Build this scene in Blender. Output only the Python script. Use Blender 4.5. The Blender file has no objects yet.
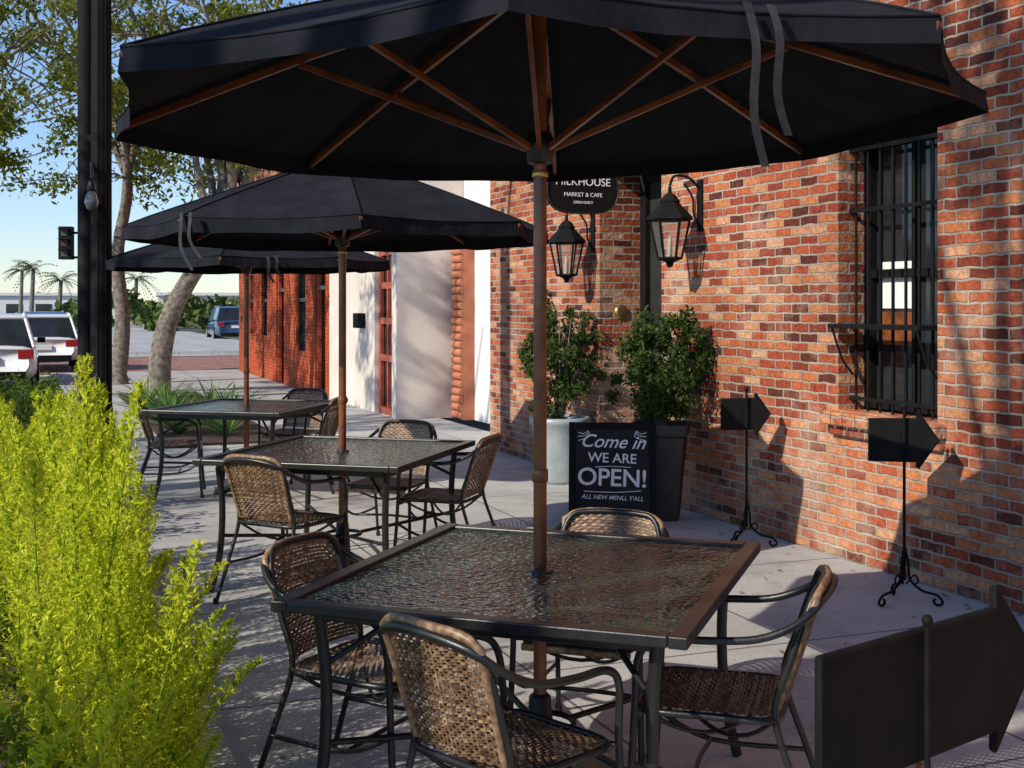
import bpy, math, random
import numpy as np
from mathutils import Vector, Matrix
random.seed(7); rng=np.random.default_rng(11)
scene=bpy.context.scene
R=math.radians
# ---------------------------------------------------------------- helpers
def cr(pts,k=6,closed=False):
    P=[Vector(p) for p in pts]; n=len(P); out=[]
    rngN=n if closed else n-1
    for i in range(rngN):
        if closed:
            a,b,c,d=P[(i-1)%n],P[i],P[(i+1)%n],P[(i+2)%n]
        else:
            a=P[i-1] if i>0 else P[0]*2-P[1]; b=P[i]; c=P[i+1]; d=P[i+2] if i+2<n else P[-1]*2-P[-2]
        for j in range(k):
            t=j/k
            out.append(0.5*((2*b)+(c-a)*t+(2*a-5*b+4*c-d)*t*t+(3*b-a-3*c+d)*t**3))
    if not closed: out.append(P[-1])
    return out
class MB:
    def __init__(s): s.v=[];s.f=[];s.m=[];s.s=[]
    def add(s,vs,fs,mi=0,sm=False):
        o=len(s.v); s.v+= [tuple(x) for x in vs]
        for f in fs: s.f.append(tuple(i+o for i in f)); s.m.append(mi); s.s.append(sm)
    def box2(s,a,b,mi=0):
        x0,y0,z0=a;x1,y1,z1=b
        s.add([(x0,y0,z0),(x1,y0,z0),(x1,y1,z0),(x0,y1,z0),(x0,y0,z1),(x1,y0,z1),(x1,y1,z1),(x0,y1,z1)],
              [(0,3,2,1),(4,5,6,7),(0,1,5,4),(1,2,6,5),(2,3,7,6),(3,0,4,7)],mi)
    def box(s,c,d,mi=0,M=None):
        vs=[Vector((sx*d[0]/2,sy*d[1]/2,sz*d[2]/2)) for sz in(-1,1) for sx,sy in((-1,-1),(1,-1),(1,1),(-1,1))]
        if M: vs=[M@v for v in vs]
        vs=[v+Vector(c) for v in vs]
        s.add(vs,[(0,3,2,1),(4,5,6,7),(0,1,5,4),(1,2,6,5),(2,3,7,6),(3,0,4,7)],mi)
    def tube(s,pts,r,mi=0,n=8,k=0,closed=False,caps=True):
        P=cr(pts,k,closed) if k else [Vector(p) for p in pts]
        N=len(P)
        if isinstance(r,(list,tuple)):
            rr=[r[0]+(r[1]-r[0])*i/max(1,N-1) for i in range(N)] if len(r)==2 else list(r)
        else: rr=[r]*N
        vs=[];up=None
        for i in range(N):
            if closed: t=(P[(i+1)%N]-P[(i-1)%N])
            else: t=P[min(i+1,N-1)]-P[max(i-1,0)]
            if t.length<1e-9: t=Vector((0,0,1))
            t.normalize()
            if up is None:
                up=Vector((0,0,1)) if abs(t.z)<.9 else Vector((1,0,0))
            a=t.cross(up)
            if a.length<1e-4: a=t.orthogonal()
            a.normalize(); b=a.cross(t).normalized(); up=b
            for j in range(n):
                th=2*math.pi*j/n
                vs.append(P[i]+a*math.cos(th)*rr[i]+b*math.sin(th)*rr[i])
        fs=[]
        for i in range(N if closed else N-1):
            i2=(i+1)%N
            for j in range(n):
                j2=(j+1)%n
                fs.append((i*n+j,i*n+j2,i2*n+j2,i2*n+j))
        s.add(vs,fs,mi,True)
        if caps and not closed:
            s.add(vs[:n],[tuple(range(n))],mi); s.add(vs[-n:],[tuple(range(n))[::-1]],mi)
    def lathe(s,prof,c=(0,0,0),mi=0,n=20,sm=True):
        vs=[];fs=[]
        for r,z in prof:
            for j in range(n):
                a=2*math.pi*j/n; vs.append((c[0]+r*math.cos(a),c[1]+r*math.sin(a),c[2]+z))
        for i in range(len(prof)-1):
            for j in range(n):
                j2=(j+1)%n; fs.append((i*n+j,i*n+j2,(i+1)*n+j2,(i+1)*n+j))
        s.add(vs,fs,mi,sm)
        s.add(vs[:n],[tuple(range(n))[::-1]],mi); s.add(vs[-n:],[tuple(range(n))],mi)
    def prism(s,poly,o,ux,uy,un,th,mi=0):
        o=Vector(o);ux=Vector(ux);uy=Vector(uy);un=Vector(un)
        A=[o+ux*p[0]+uy*p[1]-un*th/2 for p in poly]; B=[p+un*th for p in A]; n=len(poly)
        s.add(A+B,[tuple(range(n))[::-1],tuple(range(n,2*n))]+[(i,(i+1)%n,n+(i+1)%n,n+i) for i in range(n)],mi)
    def obj(s,name,mats,parent=None,loc=(0,0,0),rot=0,bevel=0):
        me=bpy.data.meshes.new(name); me.from_pydata(s.v,[],s.f)
        for m in mats: me.materials.append(m)
        me.polygons.foreach_set('material_index',s.m); me.polygons.foreach_set('use_smooth',s.s)
        me.update()
        ob=bpy.data.objects.new(name,me); scene.collection.objects.link(ob)
        ob.location=loc; ob.rotation_euler=(0,0,rot)
        if parent: ob.parent=parent
        if bevel:
            b=ob.modifiers.new('bev','BEVEL'); b.width=bevel; b.segments=2; b.limit_method='ANGLE'; b.angle_limit=R(50)
        return ob
def empty(name,loc=(0,0,0),rot=0):
    e=bpy.data.objects.new(name,None); scene.collection.objects.link(e); e.location=loc; e.rotation_euler=(0,0,rot); e.empty_display_size=.1
    return e
def inst(name,me,loc,rot=(0,0,0),sc=(1,1,1),parent=None):
    ob=bpy.data.objects.new(name,me); scene.collection.objects.link(ob); ob.location=loc; ob.rotation_euler=rot; ob.scale=sc
    if parent: ob.parent=parent
    return ob
# ---------------------------------------------------------------- materials
def nodes(name):
    m=bpy.data.materials.new(name); m.use_nodes=True; nt=m.node_tree
    return m,nt,nt.nodes['Principled BSDF']
def N(nt,t,**k):
    n=nt.nodes.new(t)
    for a,b in k.items(): setattr(n,a,b)
    return n
def ramp(nt,stops):
    n=N(nt,'ShaderNodeValToRGB'); e=n.color_ramp.elements
    while len(e)<len(stops): e.new(.5)
    for i,(p,c) in enumerate(stops): e[i].position=p; e[i].color=(*c,1)
    return n
def mat(name,c1,c2=None,scale=5,rough=.6,metal=0,bump=0,bscale=60,spec=.5,coat=0,detail=4,rvar=0,bd=.01):
    m,nt,b=nodes(name); L=nt.links.new
    b.inputs['Roughness'].default_value=rough; b.inputs['Metallic'].default_value=metal
    b.inputs['Specular IOR Level'].default_value=spec; b.inputs['Coat Weight'].default_value=coat
    tc=N(nt,'ShaderNodeTexCoord')
    if c2:
        n=N(nt,'ShaderNodeTexNoise'); n.inputs['Scale'].default_value=scale; n.inputs['Detail'].default_value=detail
        L(tc.outputs['Object'],n.inputs['Vector']); r=ramp(nt,[(.32,c1),(.68,c2)]); L(n.outputs['Fac'],r.inputs['Fac']); L(r.outputs['Color'],b.inputs['Base Color'])
    else: b.inputs['Base Color'].default_value=(*c1,1)
    if bump:
        n2=N(nt,'ShaderNodeTexNoise'); n2.inputs['Scale'].default_value=bscale; n2.inputs['Detail'].default_value=3
        L(tc.outputs['Object'],n2.inputs['Vector']); bp=N(nt,'ShaderNodeBump'); bp.inputs['Strength'].default_value=bump; bp.inputs['Distance'].default_value=bd
        L(n2.outputs['Fac'],bp.inputs['Height']); L(bp.outputs['Normal'],b.inputs['Normal'])
    return m
def leafmat(name,c1,c2,trans=.35,c3=None):
    m,nt,b=nodes(name); L=nt.links.new; nt.nodes.remove(b)
    b=N(nt,'ShaderNodeBsdfDiffuse')
    g=N(nt,'ShaderNodeNewGeometry'); oi=N(nt,'ShaderNodeObjectInfo')
    ad=N(nt,'ShaderNodeMath',operation='MULTIPLY_ADD'); ad.inputs[1].default_value=.35; L(oi.outputs['Random'],ad.inputs[0])
    mu=N(nt,'ShaderNodeMath',operation='MULTIPLY'); mu.inputs[1].default_value=.65; L(g.outputs['Random Per Island'],mu.inputs[0]); L(mu.outputs[0],ad.inputs[2])
    st=[(0,c1),(.8,c2)]+([(1,c3)] if c3 else [])
    r=ramp(nt,st); L(ad.outputs[0],r.inputs['Fac']); L(r.outputs['Color'],b.inputs['Color'])
    t=N(nt,'ShaderNodeBsdfTranslucent'); L(r.outputs['Color'],t.inputs['Color'])
    mx=N(nt,'ShaderNodeMixShader'); mx.inputs[0].default_value=trans
    L(b.outputs[0],mx.inputs[1]); L(t.outputs[0],mx.inputs[2]); L(mx.outputs[0],nt.nodes['Material Output'].inputs['Surface'])
    return m
def brickmat(name,painted=None):
    m,nt,b=nodes(name); L=nt.links.new
    tc=N(nt,'ShaderNodeTexCoord'); sp=N(nt,'ShaderNodeSeparateXYZ'); L(tc.outputs['Object'],sp.inputs[0])
    a=N(nt,'ShaderNodeMath',operation='ADD'); L(sp.outputs[0],a.inputs[0]); L(sp.outputs[1],a.inputs[1])
    cb=N(nt,'ShaderNodeCombineXYZ'); L(a.outputs[0],cb.inputs[0]); L(sp.outputs[2],cb.inputs[1])
    dn=N(nt,'ShaderNodeTexNoise'); dn.inputs['Scale'].default_value=11; dn.inputs['Detail'].default_value=2; L(tc.outputs['Object'],dn.inputs['Vector'])
    vs=N(nt,'ShaderNodeVectorMath',operation='SUBTRACT'); L(dn.outputs['Color'],vs.inputs[0]); vs.inputs[1].default_value=(.5,.5,.5)
    sc=N(nt,'ShaderNodeVectorMath',operation='SCALE'); L(vs.outputs[0],sc.inputs[0]); sc.inputs['Scale'].default_value=.024
    va=N(nt,'ShaderNodeVectorMath',operation='ADD'); L(cb.outputs[0],va.inputs[0]); L(sc.outputs[0],va.inputs[1])
    br=N(nt,'ShaderNodeTexBrick'); br.offset=.5; br.offset_frequency=2
    br.inputs['Scale'].default_value=1; br.inputs['Brick Width'].default_value=.19; br.inputs['Row Height'].default_value=.062
    br.inputs['Mortar Size'].default_value=.0085; br.inputs['Mortar Smooth'].default_value=.35; br.inputs['Bias'].default_value=0
    br.inputs['Color1'].default_value=(0,0,0,1); br.inputs['Color2'].default_value=(1,1,1,1); br.inputs['Mortar'].default_value=(.5,.5,.5,1)
    L(va.outputs[0],br.inputs['Vector'])
    if painted:
        r=ramp(nt,[(0,tuple(x*.8 for x in painted)),(1,painted)])
    else:
        r=ramp(nt,[(0,(.08,.024,.016)),(.14,(.20,.042,.022)),(.34,(.34,.065,.030)),(.6,(.45,.115,.045)),(.82,(.52,.19,.075)),(1,(.60,.33,.19))])
    L(br.outputs['Color'],r.inputs['Fac'])
    n1=N(nt,'ShaderNodeTexNoise'); n1.inputs['Scale'].default_value=30; n1.inputs['Detail'].default_value=4; n1.inputs['Roughness'].default_value=.65; L(tc.outputs['Object'],n1.inputs['Vector'])
    mr=N(nt,'ShaderNodeMapRange'); mr.inputs['From Min'].default_value=.25; mr.inputs['From Max'].default_value=.75; mr.inputs['To Min'].default_value=.5; mr.inputs['To Max'].default_value=1.45; L(n1.outputs['Fac'],mr.inputs['Value'])
    mm=N(nt,'ShaderNodeVectorMath',operation='SCALE'); L(r.outputs['Color'],mm.inputs[0]); L(mr.outputs['Result'],mm.inputs['Scale'])
    n2=N(nt,'ShaderNodeTexNoise'); n2.inputs['Scale'].default_value=1.5; n2.inputs['Detail'].default_value=6; n2.inputs['Roughness'].default_value=.75; L(tc.outputs['Object'],n2.inputs['Vector'])
    zr=N(nt,'ShaderNodeMapRange'); zr.inputs['From Min'].default_value=0; zr.inputs['From Max'].default_value=2.6; zr.inputs['To Min'].default_value=.06; zr.inputs['To Max'].default_value=-.05; L(sp.outputs[2],zr.inputs['Value'])
    ad=N(nt,'ShaderNodeMath',operation='ADD'); L(n2.outputs['Fac'],ad.inputs[0]); L(zr.outputs['Result'],ad.inputs[1])
    wr=N(nt,'ShaderNodeMapRange'); wr.inputs['From Min'].default_value=.50; wr.inputs['From Max'].default_value=.70; wr.inputs['To Max'].default_value=0 if painted else .7; L(ad.outputs[0],wr.inputs['Value'])
    mw=N(nt,'ShaderNodeMix',data_type='RGBA'); L(wr.outputs['Result'],mw.inputs[0]); L(mm.outputs[0],mw.inputs[6]); mw.inputs[7].default_value=(.54,.38,.26,1)
    mo=N(nt,'ShaderNodeMix',data_type='RGBA'); L(br.outputs['Fac'],mo.inputs[0]); L(mw.outputs[2],mo.inputs[6])
    n3=ramp(nt,[(.3,(.22,.16,.12)),(.65,(.54,.45,.36))] if not painted else [(0,tuple(x*.6 for x in painted)),(1,tuple(x*.7 for x in painted))]); L(n2.outputs['Fac'],n3.inputs['Fac']); L(n3.outputs['Color'],mo.inputs[7])
    n5=N(nt,'ShaderNodeTexNoise'); n5.inputs['Scale'].default_value=.8; n5.inputs['Detail'].default_value=4; L(cb.outputs[0],n5.inputs['Vector'])
    g5=N(nt,'ShaderNodeMapRange'); g5.inputs['From Min'].default_value=.35; g5.inputs['From Max'].default_value=.6; g5.inputs['To Min'].default_value=.74; g5.inputs['To Max'].default_value=1.05; L(n5.outputs['Fac'],g5.inputs['Value'])
    s5=N(nt,'ShaderNodeVectorMath',operation='SCALE'); L(mo.outputs[2],s5.inputs[0]); L(g5.outputs['Result'],s5.inputs['Scale'])
    L(s5.outputs[0],b.inputs['Base Color']); b.inputs['Roughness'].default_value=.88; b.inputs['Specular IOR Level'].default_value=.2
    iv=N(nt,'ShaderNodeMath',operation='MULTIPLY_ADD'); L(br.outputs['Fac'],iv.inputs[0]); iv.inputs[1].default_value=-1.0; L(n1.outputs['Fac'],iv.inputs[2])
    bp=N(nt,'ShaderNodeBump'); bp.inputs['Strength'].default_value=1.0; bp.inputs['Distance'].default_value=.014; L(iv.outputs[0],bp.inputs['Height']); L(bp.outputs['Normal'],b.inputs['Normal'])
    return m
M_brick=brickmat('brick'); M_redbrick=brickmat('painted_red_brick',(.52,.10,.035))
M_black=mat('black_metal',(.010,.010,.011),(.018,.018,.018),20,.36,0,.06,120,.5)
M_blackm=mat('black_matte',(.004,.004,.005),(.009,.0085,.008),12,.75,0,.15,150,.18)
M_fabric=mat('umbrella_fabric',(.010,.011,.015),(.018,.019,.025),6,.95,0,.5,7,.12,bd=.03)
M_wood=mat('pole_wood',(.09,.027,.010),(.28,.085,.024),9,.33,0,.1,60,.5,.3)
M_brass=mat('brass',(.5,.33,.1),(.6,.42,.15),20,.3,.9)
M_stucco=mat('stucco',(.60,.52,.45),(.73,.65,.58),1.3,.9,0,.6,60,.2)
M_white=mat('white_stucco',(.72,.71,.68),(.80,.79,.76),1.6,.85,0,.5,50,.2)
M_terra=mat('terracotta',(.36,.11,.06),(.50,.19,.1),5,.8,0,.3,40)
M_reddoor=mat('red_door_paint',(.33,.06,.03),(.42,.09,.05),6,.5)
M_darkglass=mat('dark_glass',(.012,.014,.016),(.03,.034,.038),1.5,.08,0,0,1,.6)
M_dark=mat('dark_interior',(.01,.009,.008),(.02,.018,.016),3,.8)
M_soil=mat('mulch',(.03,.018,.011),(.09,.055,.035),30,.95,0,1,80)
M_steel=mat('grey_metal',(.3,.3,.3),(.36,.36,.36),6,.4,.6)
M_paintw=mat('road_paint',(.65,.65,.63),(.8,.8,.78),3,.7)
M_bark=mat('bark',(.10,.08,.065),(.28,.24,.20),14,.95,0,1,35,.2)
M_leafT=leafmat('oak_leaf',(.08,.11,.015),(.19,.22,.03),.5,(.3,.25,.06))
M_leafS=leafmat('shrub_leaf',(.022,.05,.014),(.09,.13,.035),.25,(.16,.21,.08))
M_fern=leafmat('fern_leaf',(.52,.62,.025),(.78,.80,.07),.5,(.85,.70,.12))
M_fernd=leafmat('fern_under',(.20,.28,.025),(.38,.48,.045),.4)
M_under=leafmat('undergrowth_leaf',(.07,.11,.02),(.22,.30,.04),.35)
M_agave=leafmat('strap_leaf',(.06,.15,.04),(.18,.3,.08),.3)
M_hedge=leafmat('hedge_leaf',(.03,.06,.015),(.12,.18,.035),.3,(.24,.26,.06))
M_far=leafmat('far_leaf',(.05,.08,.025),(.12,.16,.045),.2)
M_palm=leafmat('palm_leaf',(.05,.08,.02),(.12,.15,.04),.3)
M_chalk=mat('chalkboard',(.010,.011,.012),(.022,.022,.024),3,.75,0,0,1,.25)
M_chalkw=mat('chalk_white',(.85,.85,.83),(.7,.7,.69),60,.9)
M_potg=mat('glazed_pot',(.25,.29,.31),(.38,.42,.43),5,.4,0,.2,30)
M_potd=mat('dark_pot',(.025,.018,.016),(.05,.035,.03),8,.6,0,.2,40)
M_asph=mat('asphalt',(.05,.05,.052),(.09,.088,.085),2.5,.9,0,.5,90)
M_grnd=mat('ground_cover',(.07,.08,.05),(.13,.13,.09),.2,.95)
M_kerb=mat('kerb_concrete',(.36,.35,.33),(.46,.45,.43),4,.9,0,.4,50)
M_amber=mat('lamp_glass',(.5,.42,.3),(.6,.5,.36),4,.15)
M_strap=mat('strap_webbing',(.02,.02,.024),(.045,.045,.05),30,.9)
def wickermat():
    m,nt,b=nodes('wicker'); L=nt.links.new
    g=N(nt,'ShaderNodeNewGeometry'); r=ramp(nt,[(0,(.05,.024,.013)),(.5,(.17,.095,.05)),(1,(.43,.29,.17))]); 
    tc=N(nt,'ShaderNodeTexCoord'); n=N(nt,'ShaderNodeTexNoise'); n.inputs['Scale'].default_value=45; n.inputs['Detail'].default_value=3; L(tc.outputs['Object'],n.inputs['Vector'])
    a=N(nt,'ShaderNodeMath',operation='ADD'); mu=N(nt,'ShaderNodeMath',operation='MULTIPLY'); mu.inputs[1].default_value=.5
    L(g.outputs['Random Per Island'],mu.inputs[0]); L(mu.outputs[0],a.inputs[0]); 
    s=N(nt,'ShaderNodeMath',operation='MULTIPLY_ADD'); s.inputs[1].default_value=1.4; s.inputs[2].default_value=-.45; L(n.outputs['Fac'],s.inputs[0]); L(s.outputs[0],a.inputs[1])
    L(a.outputs[0],r.inputs['Fac']); L(r.outputs['Color'],b.inputs['Base Color']); b.inputs['Roughness'].default_value=.42
    return m
M_wick=wickermat()
def glassmat():
    m,nt,b=nodes('pebbled_glass'); L=nt.links.new
    b.inputs['Base Color'].default_value=(.022,.038,.032,1); b.inputs['Roughness'].default_value=.12; b.inputs['Specular IOR Level'].default_value=1.0
    b.inputs['Specular Tint'].default_value=(.72,1,.95,1)
    b.inputs['Alpha'].default_value=.80
    tc=N(nt,'ShaderNodeTexCoord'); v=N(nt,'ShaderNodeTexVoronoi'); v.inputs['Scale'].default_value=48; L(tc.outputs['Object'],v.inputs['Vector'])
    n=N(nt,'ShaderNodeTexNoise'); n.inputs['Scale'].default_value=26; n.inputs['Detail'].default_value=2; L(tc.outputs['Object'],n.inputs['Vector'])
    a=N(nt,'ShaderNodeMath',operation='MULTIPLY_ADD'); L(v.outputs['Distance'],a.inputs[0]); a.inputs[1].default_value=.6; L(n.outputs['Fac'],a.inputs[2])
    bp=N(nt,'ShaderNodeBump'); bp.inputs['Strength'].default_value=.85; bp.inputs['Distance'].default_value=.009; L(a.outputs[0],bp.inputs['Height']); L(bp.outputs['Normal'],b.inputs['Normal'])
    return m
M_glass=glassmat()
def pavemat():
    m,nt,b=nodes('sidewalk_concrete'); L=nt.links.new
    tc=N(nt,'ShaderNodeTexCoord'); n=N(nt,'ShaderNodeTexNoise'); n.inputs['Scale'].default_value=.9; n.inputs['Detail'].default_value=6; n.inputs['Roughness'].default_value=.65; L(tc.outputs['Object'],n.inputs['Vector'])
    r=ramp(nt,[(.25,(.29,.28,.265)),(.5,(.43,.42,.395)),(.75,(.54,.525,.49))]); L(n.outputs['Fac'],r.inputs['Fac'])
    n2=N(nt,'ShaderNodeTexNoise'); n2.inputs['Scale'].default_value=70; n2.inputs['Detail'].default_value=3; L(tc.outputs['Object'],n2.inputs['Vector'])
    mr=N(nt,'ShaderNodeMapRange'); mr.inputs['To Min'].default_value=.65; mr.inputs['To Max'].default_value=1.3; L(n2.outputs['Fac'],mr.inputs['Value'])
    sc=N(nt,'ShaderNodeVectorMath',operation='SCALE'); L(r.outputs['Color'],sc.inputs[0]); L(mr.outputs['Result'],sc.inputs['Scale'])
    n4=N(nt,'ShaderNodeTexNoise'); n4.inputs['Scale'].default_value=3.2; n4.inputs['Detail'].default_value=5; n4.inputs['Roughness'].default_value=.8; L(tc.outputs['Object'],n4.inputs['Vector'])
    m4=N(nt,'ShaderNodeMapRange'); m4.inputs['From Min'].default_value=.52; m4.inputs['From Max'].default_value=.74; m4.inputs['To Max'].default_value=.6; L(n4.outputs['Fac'],m4.inputs['Value'])
    x4=N(nt,'ShaderNodeMix',data_type='RGBA'); L(m4.outputs['Result'],x4.inputs[0]); L(sc.outputs[0],x4.inputs[6]); x4.inputs[7].default_value=(.14,.13,.115,1)
    br=N(nt,'ShaderNodeTexBrick'); br.offset=0; br.inputs['Scale'].default_value=1; br.inputs['Brick Width'].default_value=1.5; br.inputs['Row Height'].default_value=1.32; br.inputs['Mortar Size'].default_value=.007
    L(tc.outputs['Object'],br.inputs['Vector'])
    mx=N(nt,'ShaderNodeMix',data_type='RGBA'); L(br.outputs['Fac'],mx.inputs[0]); L(x4.outputs[2],mx.inputs[6]); mx.inputs[7].default_value=(.1,.095,.09,1)
    L(mx.outputs[2],b.inputs['Base Color']); b.inputs['Roughness'].default_value=.85
    h=N(nt,'ShaderNodeMath',operation='MULTIPLY_ADD'); L(br.outputs['Fac'],h.inputs[0]); h.inputs[1].default_value=-2; L(n2.outputs['Fac'],h.inputs[2])
    bp=N(nt,'ShaderNodeBump'); bp.inputs['Strength'].default_value=.4; bp.inputs['Distance'].default_value=.006; L(h.outputs[0],bp.inputs['Height']); L(bp.outputs['Normal'],b.inputs['Normal'])
    return m
M_pave=pavemat()
def pavermat():
    m,nt,b=nodes('brick_pavers'); L=nt.links.new
    tc=N(nt,'ShaderNodeTexCoord'); br=N(nt,'ShaderNodeTexBrick'); br.inputs['Scale'].default_value=1; br.inputs['Brick Width'].default_value=.3; br.inputs['Row Height'].default_value=.15; br.inputs['Mortar Size'].default_value=.01
    br.inputs['Color1'].default_value=(.26,.10,.065,1); br.inputs['Color2'].default_value=(.40,.18,.12,1); br.inputs['Mortar'].default_value=(.15,.11,.09,1)
    L(tc.outputs['Object'],br.inputs['Vector']); L(br.outputs['Color'],b.inputs['Base Color']); b.inputs['Roughness'].default_value=.9
    return m
M_paver=pavermat()
# ---------------------------------------------------------------- frame of the street (wall line)
P0=Vector((2.54,6.11,0)); XA=Vector((.365,-.931,0)); YA=Vector((.931,.365,0)); WR=math.atan2(-.931,.365)
def W(x,y,z=0): return P0+XA*x+YA*y+Vector((0,0,z))
def wall_faces(mb,x0,x1,z0,z1,y,ops,mi=0,depth=.3):
    xs=sorted({x0,x1,*[o[0] for o in ops],*[o[1] for o in ops]}); zs=sorted({z0,z1,*[o[2] for o in ops],*[o[3] for o in ops]})
    for i in range(len(xs)-1):
        for j in range(len(zs)-1):
            cx=(xs[i]+xs[i+1])/2; cz=(zs[j]+zs[j+1])/2
            if any(o[0]<cx<o[1] and o[2]<cz<o[3] for o in ops): continue
            mb.add([(xs[i],y,zs[j]),(xs[i+1],y,zs[j]),(xs[i+1],y,zs[j+1]),(xs[i],y,zs[j+1])],[(0,1,2,3)],mi)
    for o in ops:
        a,b,c,d=o[:4]; dp=o[4] if len(o)>4 else depth
        mb.add([(a,y,c),(b,y,c),(b,y,d),(a,y,d),(a,y+dp,c),(b,y+dp,c),(b,y+dp,d),(a,y+dp,d)],[(0,4,7,3),(1,2,6,5),(3,7,6,2),(0,1,5,4)],mi)
mb=MB(); mb.add([(-1500,-1500,-.154),(1500,-1500,-.154),(1500,1500,-.154),(-1500,1500,-.154)],[(0,1,2,3)]); mb.obj('ground',[M_grnd])
mb=MB(); mb.add([(60,-16,-.15),(60,-3.9,-.15),(-260,-3.9,-.15),(-260,-16,-.15)],[(3,2,1,0)]); mb.add([(-27,-3.9,-.15),(-27,40,-.15),(-37,40,-.15),(-37,-3.9,-.15)],[(0,1,2,3)])
mb.obj('road',[M_asph],loc=P0,rot=WR)
mb=MB()
mb.box2((-24.9,-3.96,-.15),(14,0.6,0),0); mb.obj('sidewalk',[M_pave],loc=P0,rot=WR)
mb=MB(); mb.box2((-120,-4.2,-.15),(-37.2,4,0.0),0); mb.obj('sidewalk',[M_pave],loc=P0,rot=WR)
mb=MB(); mb.box2((-24.9,-4.14,-.15),(-13.2,-3.963,0.004),0); mb.box2((-13.2,-6.5,-.15),(-13.02,-3.963,.02)); mb.box2((-13.02,-6.5,-.15),(14,-6.32,.02)); mb.box2((-13.02,-4.06,-.14),(14,-3.965,.05))
mb.obj('kerb',[M_kerb],loc=P0,rot=WR,bevel=.01)
mb=MB(); mb.box2((-13.0,-6.3,-.15),(13.9,-4.07,.012)); mb.obj('planting_bed',[M_soil],loc=P0,rot=WR)
mb=MB(); mb.add([(-26.9,-12,-.146),(-26.9,3,-.146),(-36.5,3,-.146),(-36.5,-12,-.146)],[(0,1,2,3)]); mb.obj('brick_crossing',[M_paver],loc=P0,rot=WR)
mb=MB()
for xx in (-26.3,-37.0): mb.add([(xx,-12,-.142),(xx,3,-.142),(xx-.35,3,-.142),(xx-.35,-12,-.142)],[(0,1,2,3)])
for i in range(2): mb.add([(-13-i*6.2,-6.2,-.142),(-13-i*6.2,-4.2,-.142),(-13.1-i*6.2,-4.2,-.142),(-13.1-i*6.2,-6.2,-.142)],[(0,1,2,3)])
for i in range(30):
    if not(4.9<i<7): mb.add([(10-i*7,-9.9,-.142),(10-i*7,-9.78,-.142),(7-i*7,-9.78,-.142),(7-i*7,-9.9,-.142)],[(0,1,2,3)])
mb.obj('road_marking',[M_paintw],loc=P0,rot=WR)
# ---------------------------------------------------------------- brick house
bh=empty('brick_house',P0,WR)
mb=MB()
WX0,WX1,WZ0,WZ1=-1.50,-.62,.90,2.55
wall_faces(mb,-7.6,12,0,7.5,0,[(WX0,WX1,WZ0,WZ1,.26),(-4.88,-3.76,0.001,2.75,.42),(3.2,4.08,.9,2.55,.26)])
mb.add([(-7.6,0,0),(-7.6,3.2,0),(-7.6,3.2,7.5),(-7.6,0,7.5)],[(0,3,2,1)])
mb.add([(12,0,0),(12,6,0),(12,6,7.5),(12,0,7.5)],[(0,1,2,3)])
mb.add([(-7.6,0,7.5),(12,0,7.5),(12,6,7.5),(-7.6,6,7.5)],[(0,1,2,3)])
mb.obj('walls',[M_brick],bh)
mb=MB()
for k in range(9):
    x0=WX0-.08+k*.116; mb.box2((x0,-.085,WZ0-.085),(x0+.106,.02,WZ0-.004-.004*(k%2)))
mb.box2((WX0-.04,-.04,WZ0-.15),(WX1+.06,.05,WZ0-.088))
mb.obj('window_sill',[M_brick],bh,bevel=.008)
def window(px0,px1,z0,z1):
    mb=MB(); y=.19
    mb.box2((px0,y+.05,z0),(px1,y+.06,z1),1)
    for a,b_ in ((px0,px0+.06),(px1-.06,px1)): mb.box2((a,y,z0),(b_,y+.048,z1),0)
    for z in (z0,(z0+z1)/2-.02,z1-.05): mb.box2((px0+.061,y+.002,z),(px1-.061,y+.046,z+.05),0)
    xm=(px0+px1)/2; mb.box2((xm-.015,y+.01,z0+.05),(xm+.015,y+.04,z1-.05),0)
    mb.box2((px0+.12,y+.044,z0+.62),(px0+.44,y+.049,z0+.90),2)
    mb.box2((px0+.12,y+.042,z0+.40),(px0+.40,y+.0475,z0+.60),3)
    mb.obj('window',[M_blackm,M_darkglass,M_white,M_wood],bh)
    mb=MB()
    nb=7; yb=.10
    for i in range(nb+1):
        x=px0+.04+(px1-px0-.08)*i/nb
        mb.tube([(x,yb,z0-.0),(x,yb,z1-.0)],.0095,0,6)
    for z in (z0+.06,z0+.5,z1-.45,z1-.08): mb.box2((px0-.0,yb-.022,z),(px1,yb-.011,z+.025))
    mb.box2((px0+.03,-.10,z0+.50),(px1-.03,yb-.03,z0+.528))
    for x in (px0+.06,px1-.06): mb.tube([(x,-.09,z0+.5),(x,-.02,z0+.32),(x,.06,z0+.22)],.008,0,6,4)
    mb.obj('window_bars',[M_blackm],bh)
window(WX0,WX1,WZ0,WZ1); window(3.2,4.08,.9,2.55)
mb=MB(); mb.box2((-4.88,.43,0.001),(-3.76,.5,2.75),0)
for a,b_ in ((-4.86,-4.76),(-3.88,-3.78)): mb.box2((a,.38,.002),(b_,.428,2.73),1)
mb.box2((-4.755,.38,2.6),(-3.885,.428,2.73),1); mb.box2((-4.6,.41,1.0),(-4.0,.427,2.3),2); mb.box2((-4.6,.41,.2),(-4.0,.427,.8),1)
mb.obj('entrance_door',[M_dark,M_blackm,M_darkglass],bh,bevel=.004)
mb=MB(); mb.box2((-4.9,-.25,0.003),(-3.74,.42,.06)); mb.obj('door_step',[M_kerb],bh,bevel=.01)
mb=MB(); mb.lathe([(.0,0),(.06,0),(.065,.01),(.035,.02),(0,.02)],(0,0,0),0,16)
o=mb.obj('door_bell_plaque',[M_brass],bh,loc=(-4.875,.2,1.48)); o.rotation_euler=(0,R(90),0)
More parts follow.
